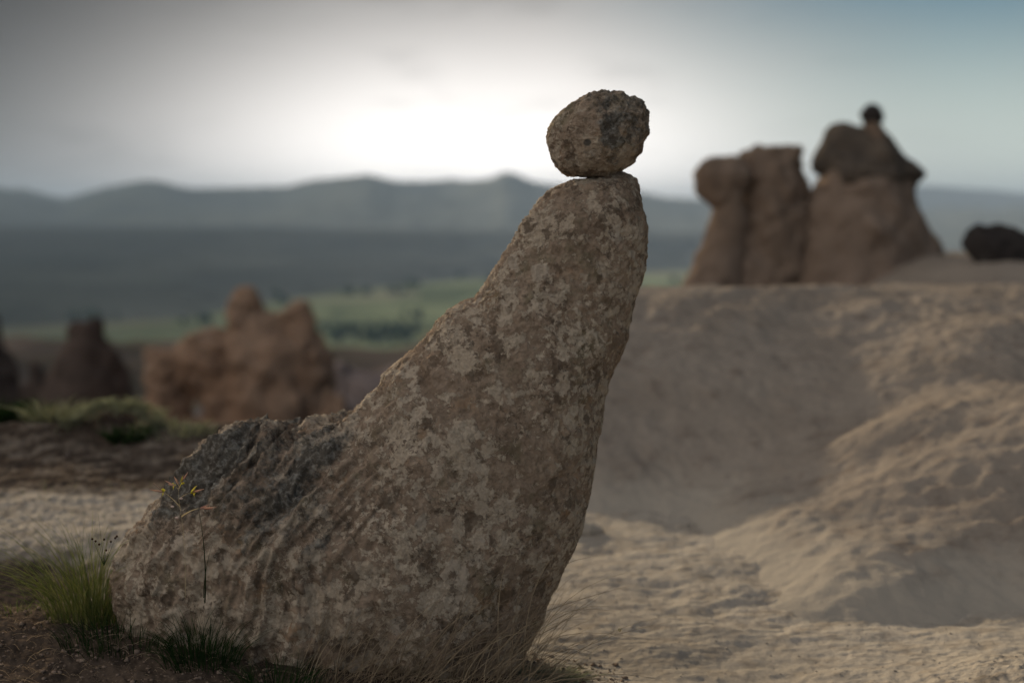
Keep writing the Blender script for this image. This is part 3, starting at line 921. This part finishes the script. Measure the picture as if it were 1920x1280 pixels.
# dry grass leaning to the right along the foot of the chest
sp_ = []
for i in range(430):
    px0 = random.uniform(560, 990); d0 = random.uniform(3.72, 3.92)
    p0 = Wp(px0, 1290, d0); z0 = gz(p0[0], d0) - 0.03
    L = random.uniform(0.12, 0.46) * (0.6 + 0.5 * (px0 - 560) / 425)
    an = random.gauss(0.78, 0.42)
    tx = p0[0] + L * math.cos(an); tz = z0 + L * math.sin(an) * 1.0
    sp_.append(((p0[0], d0, z0), (tx, d0 + random.uniform(-0.08, 0.06), tz), (-0.06 * L * random.uniform(-1, 3), 0, 0.10 * L * random.uniform(0.2, 2.2)), random.uniform(0.0018, 0.0032), random.random(), 9))
for i in range(46):
    d0 = random.uniform(3.8, 4.25)
    p0 = Wp(random.uniform(900, 990), 1280, d0); z0 = gz(p0[0], d0) - 0.03
    L = random.uniform(0.18, 0.42); an = random.gauss(0.95, 0.22)
    sp_.append(((p0[0], d0, z0), (p0[0] + L * math.cos(an), d0 + random.uniform(-0.05, 0.05), z0 + L * math.sin(an)), (0.03 * L, 0, 0.12 * L * random.uniform(-0.5, 1.5)), 0.0019, random.random(), 9))
for (xa, ya, xb, yb) in ((965, 1250, 1082, 1097), (985, 1215, 1090, 1120), (985, 1190, 1062, 1068), (1010, 1190, 1125, 1118), (1010, 1150, 1180, 1098), (1040, 1180, 1088, 1140)):
    sp_.append((Wp(xa, ya, 4.0), Wp(xb, yb, 4.0), (0, 0, 0.012 * random.uniform(-1, 1)), 0.0022, random.random(), 9))
dg = blades('dry_grass', sp_, M_dry, loc=(Wp(850, 1290, 3.8)[0], 3.8, 0))
tag(dg, 'long dry brown grass stems leaning right along the foot of the seal rock', 'dry grass')

# stem with a small bud reaching right
st_ = bpy.data.objects.new('seed_stem', None); C.collection.objects.link(st_)
st_.location = Wp(1030, 1300, 4.0)
tag(st_, 'thin straw coloured stem with a tiny bud leaning over the sunlit sand', 'plant')
L0 = np.array(st_.location)


def ball_mesh(name, c, r, mat, parent, sq=(1, 1, 1), nseg=8):
    u = np.linspace(0, np.pi, nseg); v = np.linspace(0, 2 * np.pi, nseg + 2, endpoint=False)
    U, Vv = np.meshgrid(u, v, indexing='ij')
    P = np.stack([np.sin(U) * np.cos(Vv) * r * sq[0], np.sin(U) * np.sin(Vv) * r * sq[1], np.cos(U) * r * sq[2]], -1).reshape(-1, 3) + (np.array(c) - np.array(parent.location))
    me = np_mesh(name, P, grid_faces(nseg, nseg + 2, True)[:, ::-1]); attr(me, 'rnd', np.full(len(P), random.random()))
    return link(name, me, mat, parent)


blades('stem', [(L0, Wp(1160, 1182, 4.0), (0.01, 0, 0.018), 0.0026, 0.5, 12)], M_straw, st_, loc=L0)
ball_mesh('bud', Wp(1162, 1180, 4.0), 0.0055, M_straw, st_)

# yellow-green mossy plant at the foot of the chest
mp = tuft('moss_cushion', Wp(1035, 1275, 4.05)[0], 4.12, 620, 0.085, 0.075, 0.004, M_pale, (0, 0), 1.2, 4)
tag(mp, 'yellow green cushion plant at the sunlit right foot of the seal rock', 'plant')

# the brome stalk with yellow florets before the flank
fl = bpy.data.objects.new('wild_oat', None); C.collection.objects.link(fl)
FD = 3.78
fl.location = Wp(347, 1120, FD)
tag(fl, 'slender grass stalk with yellow florets and pink awns before the flank of the seal rock', 'plant')
L0 = np.array(fl.location)


def P_(x, y, d=0): return Wp(240 + x / 6.4, 880 + y / 6.4, FD + d)   # coordinates read off an enlargement


stem = blades('stem', [(L0, P_(668, 800), (0.002, 0, 0), 0.0042, 0.6, 8), (P_(668, 800), P_(630, 480), (0, 0, 0), 0.004, 0.7, 6), (P_(632, 500), P_(608, 230), (-0.002, 0, 0), 0.0036, 0.7, 6),
                       (P_(670, 800), P_(615, 680), (0, 0, 0), 0.002, 0.2, 5),
                       (P_(628, 450), P_(430, 270), (0, 0, 0.003), 0.0034, 0.8, 6), (P_(612, 250), P_(555, 190), (0, 0, 0.001), 0.003, 0.8, 5), (P_(612, 345), P_(755, 275), (0, 0, 0.002), 0.0034, 0.8, 6),
                       (P_(640, 565), P_(860, 465), (0, 0, 0.004), 0.0036, 0.9, 7), (P_(610, 230), P_(630, 180), (0, 0, 0), 0.003, 0.7, 4), (P_(612, 200), P_(570, 95), (0, 0, 0), 0.003, 0.7, 4)], M_straw, fl, loc=L0)
for (x0, y0, tips) in ((430, 270, ((255, 238), (305, 160), (330, 255))), (555, 190, ((440, 130), (480, 175))), (640, 150, ((720, 30), (665, 60), (690, 95))),
                       (775, 270, ((915, 232), (828, 190), (880, 262))), (870, 465, ((1060, 452), (975, 420), (1020, 470))), (600, 170, ((552, 80), (580, 110)))):
    blades('awn', [(P_(x0, y0), P_(tx, ty, random.uniform(-0.005, 0.005)), (0, 0, 0), 0.0052, random.random(), 5) for tx, ty in tips], M_pink, fl, loc=L0)
for pts in (((438, 262, 395, 232), (425, 285, 408, 318), (432, 245, 415, 225)), ((548, 175, 530, 160), (545, 200, 540, 245), (560, 180, 572, 190)),
            ((635, 150, 655, 75), (640, 160, 680, 165), (650, 130, 690, 90), (632, 180, 632, 215)), ((765, 275, 820, 195), (790, 285, 795, 328), (775, 270, 750, 285), (800, 270, 815, 285))):
    blades('floret', [(P_(*p[:2]), P_(*p[2:]), (0, 0, 0), 0.009, random.random(), 5) for p in pts], M_yel, fl, loc=L0)
for (x, y) in ((636, 345), (533, 443), (585, 577)):
    ball_mesh('husk', P_(x, y), 0.0042, M_white, fl, (1.2, 0.7, 0.7))

# a green stalk behind it and the little brown-headed plant by the tuft
gs = blades('grass_stalk', [(Wp(384, 1130, 3.8), Wp(372, 952, 3.8), (0.008, 0, 0), 0.007, 0.6, 10), (Wp(382, 1120, 3.8), Wp(398, 1020, 3.8), (-0.006, 0, 0), 0.004, 0.8, 8)], M_dgreen, loc=Wp(380, 1130, 3.8))
tag(gs, 'single upright dark green grass stalk right of the yellow flowering stalk', 'grass')
bp_ = bpy.data.objects.new('bud_plant', None); C.collection.objects.link(bp_)
bp_.location = Wp(195, 1060, 4.05)
tag(bp_, 'small plant with round dark brown buds between green tuft and seal rock', 'plant')
L0 = np.array(bp_.location)
bl_ = [(173, 1010), (179, 1014), (195, 1011), (186, 1020), (208, 1015), (219, 1005), (216, 1008), (199, 1031)]
blades('stem', [(L0, Wp(x, y, 4.05), (0, 0, 0), 0.0016, random.random(), 5) for x, y in bl_] + [(L0, Wp(183, 955, 4.05), (0, 0, 0), 0.0034, 0.2, 6)], M_dgreen, bp_, loc=L0)
for x, y in bl_:
    ball_mesh('bud', Wp(x, y, 4.05), 0.0034, M_bud, bp_)

# plants along the edge of the ledge, out of focus
e1 = tuft('shrub', Wp(-15, 780, 7.6)[0], 7.7, 500, 0.16, 0.24, 0.012, M_dgreen, (0.1, 0), 1.0)
tag(e1, 'dark green shrub on the ledge rim at the left edge of the photo', 'shrub')
e2 = tuft('spiky_plant', Wp(98, 780, 7.5)[0], 7.5, 200, 0.13, 0.19, 0.010, M_pale, (0, 0), 1.1)
tag(e2, 'pale grey green spiky plant on the ledge rim left of the drooping shrub', 'plant')
sp_ = []
for i in range(1100):
    a = random.uniform(-0.1, math.pi + 0.35); rr_ = random.gauss(0.225, 0.016)
    p0 = Wp(210, 815, 7.4)
    xx = p0[0] + rr_ * 1.15 * math.cos(a); zz = p0[2] + rr_ * 0.80 * math.sin(a) - 0.02
    yy = 7.4 + random.gauss(0, 0.07)
    L = random.uniform(0.03, 0.075)
    sp_.append(((xx, yy, zz), (xx + L * random.gauss(0.5, 0.5), yy + random.gauss(0, 0.03), zz - L * random.uniform(-0.4, 0.8)), (0, 0, 0.012), 0.009, random.random(), 4))
e3 = blades('shrub', sp_, M_pale, loc=Wp(210, 830, 7.4))
tag(e3, 'arching pale green shrub overhanging a dark hollow on the ledge rim', 'shrub')
hol = rock_from_caps('hollow_shade', [(160, 812, 20, 245, 815, 24), (200, 805, 26, 230, 810, 26)], 7.5, M_dark, 10, 2.5, (22, 4), seed=51)  # dark solid added in place of the hollow's shade
tag(hol, 'dark mass standing in for the shade of the hollow under the arching pale green shrub', 'painted shade')
e4 = tuft('low_plant', Wp(232, 838, 7.15)[0], 7.2, 240, 0.10, 0.10, 0.009, M_dgreen, (0, 0), 1.0)
tag(e4, 'low dark green plant in front of the arching pale shrub', 'plant')
e5 = tuft('low_plant', Wp(318, 838, 7.2)[0], 7.3, 240, 0.20, 0.10, 0.009, M_pale, (0, 0), 0.9)
tag(e5, 'low pale green plant at the rim between arching shrub and seal rock', 'plant')
e6 = tuft('flower_sprig', Wp(125, 835, 6.9)[0], 6.9, 14, 0.015, 0.05, 0.006, M_white, (0, 0), 0.8)
tag(e6, 'tiny pale pink sprig on the grey path below the spiky plant', 'plant')
sp_ = []
for i in range(170):
    p0x = random.uniform(-2.4, -0.9); p0y = random.uniform(4.5, 6.2)
    z0 = gz(p0x, p0y) - 0.01; h = random.uniform(0.05, 0.2)
    if p0y > 5.0: h *= 0.35
    sp_.append(((p0x, p0y, z0), (p0x + random.gauss(0, 0.3) * h, p0y, z0 + h), (0, 0, 0.1 * h), 0.0028, random.random(), 5))
gsf = blades('grass', sp_, M_green)
tag(gsf, 'thin scattered green grass blades behind the left end of the seal rock', 'grass', kind='stuff')
# litter, dead stalks and pebbles on the dark foreground soil
sp_ = []
for i in range(900):
    p0x = random.uniform(-1.7, 0.2); p0y = random.uniform(3.5, 4.35)
    z0 = gz(p0x, p0y) + 0.004; a = random.uniform(0, 6.28); L = random.uniform(0.02, 0.09)
    sp_.append(((p0x, p0y, z0), (p0x + L * math.cos(a), p0y + L * math.sin(a) * 0.5, z0 + random.uniform(0, 0.02)), (0, 0, 0.008), 0.0018, random.random(), 4))
lit = blades('plant_litter', sp_, M_dry)
tag(lit, 'dead grass scraps scattered over the dark soil in the foreground', 'litter', kind='stuff')


def pebbles(name, n, xr, yr, rr_, mat):
    ico_u = np.linspace(0, np.pi, 5); ico_v = np.linspace(0, 2 * np.pi, 6, endpoint=False)
    U, Vv = np.meshgrid(ico_u, ico_v, indexing='ij')
    S0 = np.stack([np.sin(U) * np.cos(Vv), np.sin(U) * np.sin(Vv), np.cos(U)], -1).reshape(-1, 3)
    F0 = grid_faces(5, 6, True)[:, ::-1]
    Vs, Fs = [], []
    xs = rng.uniform(*xr, n); ys = rng.uniform(*yr, n)
    zs = ground_h(xs, ys, True)
    for i in range(n):
        r = rr_[0] * (rr_[1] / rr_[0])**(rng.rand()**2.2)
        P = S0 * (1 + 0.25 * rng.normal(size=(len(S0), 1))) * r * np.array([rng.uniform(.8, 1.3), rng.uniform(.8, 1.3), rng.uniform(.5, .8)])
        Vs.append(P + (xs[i], ys[i], zs[i] + r * 0.15)); Fs.append(F0 + i * len(S0))
    o = link(name, np_mesh(name, np.vstack(Vs), np.vstack(Fs)), mat)
    o['kind'] = 'stuff'
    return o


pb = pebbles('gravel', 600, (0.1, 2.6), (3.6, 5.2), (0.0015, 0.006), M_tuff)
tag(pb, 'fine loose gravel strewn over the sandy ground', 'gravel')
pc = pebbles('soil_crumbs', 3600, (-1.8, 0.35), (3.4, 4.4), (0.002, 0.010), M_pillar)
tag(pc, 'brown soil crumbs on the dark earth before the seal rock', 'soil')

# far clumps of trees in the valley
Vs, Fs = [], []
n0 = 0
u = np.linspace(0, np.pi, 7); v = np.linspace(0, 2 * np.pi, 9, endpoint=False)
U, Vv = np.meshgrid(u, v, indexing='ij')
S0 = np.stack([np.sin(U) * np.cos(Vv), np.sin(U) * np.sin(Vv), np.cos(U)], -1).reshape(-1, 3); F0 = grid_faces(7, 9, True)[:, ::-1]
for i in range(90):
    Yc = 1500 * (3.5 ** rng.rand()); px_ = rng.uniform(150, 1400)
    if rng.rand() < 0.25: Yc = rng.uniform(1350, 1500); px_ = rng.uniform(600, 800)
    Xc = (px_ - 960) / FPX * Yc
    for k_ in range(3):
        r = rng.uniform(2.5, 6)
        P = S0 * (1 + 0.3 * rng.normal(size=(len(S0), 1))) * r + (Xc + rng.normal() * 8, Yc + rng.normal() * 8, -118 + r * 0.5)
        Vs.append(P); Fs.append(F0 + n0); n0 += len(S0)
vt = link('tree_clumps', np_mesh('tree_clumps', np.vstack(Vs), np.vstack(Fs)), hill_mat('valley_tree', (0.015, 0.035, 0.018), (0.02, 0.045, 0.02), (0.012, 0.025, 0.012), 0.02))
tag(vt, 'far dark green clumps of trees dotted over the valley floor', 'trees', kind='stuff')

# ------------------------------------------------------------------ haze
hx0, hx1, hy0, hy1, hz0, hz1 = -17000, 17000, -3000, 20500, -124, 330
hv = [(x, y, z) for z in (hz0, hz1) for y in (hy0, hy1) for x in (hx0, hx1)]
hf = [(0, 2, 3, 1), (4, 5, 7, 6), (0, 1, 5, 4), (2, 6, 7, 3), (0, 4, 6, 2), (1, 3, 7, 5)]
me = bpy.data.meshes.new('haze'); me.from_pydata(hv, [], hf)
hm = bpy.data.materials.new('haze'); hm.use_nodes = True
for n in list(hm.node_tree.nodes): hm.node_tree.nodes.remove(n)
ho = hm.node_tree.nodes.new('ShaderNodeOutputMaterial'); hp = hm.node_tree.nodes.new('ShaderNodeVolumePrincipled')
hp.inputs['Color'].default_value = (0.58, 0.75, 0.96, 1)
hp.inputs['Density'].default_value = 8.5e-5
hp.inputs['Anisotropy'].default_value = -0.1
hm.node_tree.links.new(hp.outputs[0], ho.inputs['Volume'])
hzo = link('haze', me, hm, smooth=False)
tag(hzo, 'pale blue evening haze lying over the valley and far ridges', 'haze', kind='stuff')
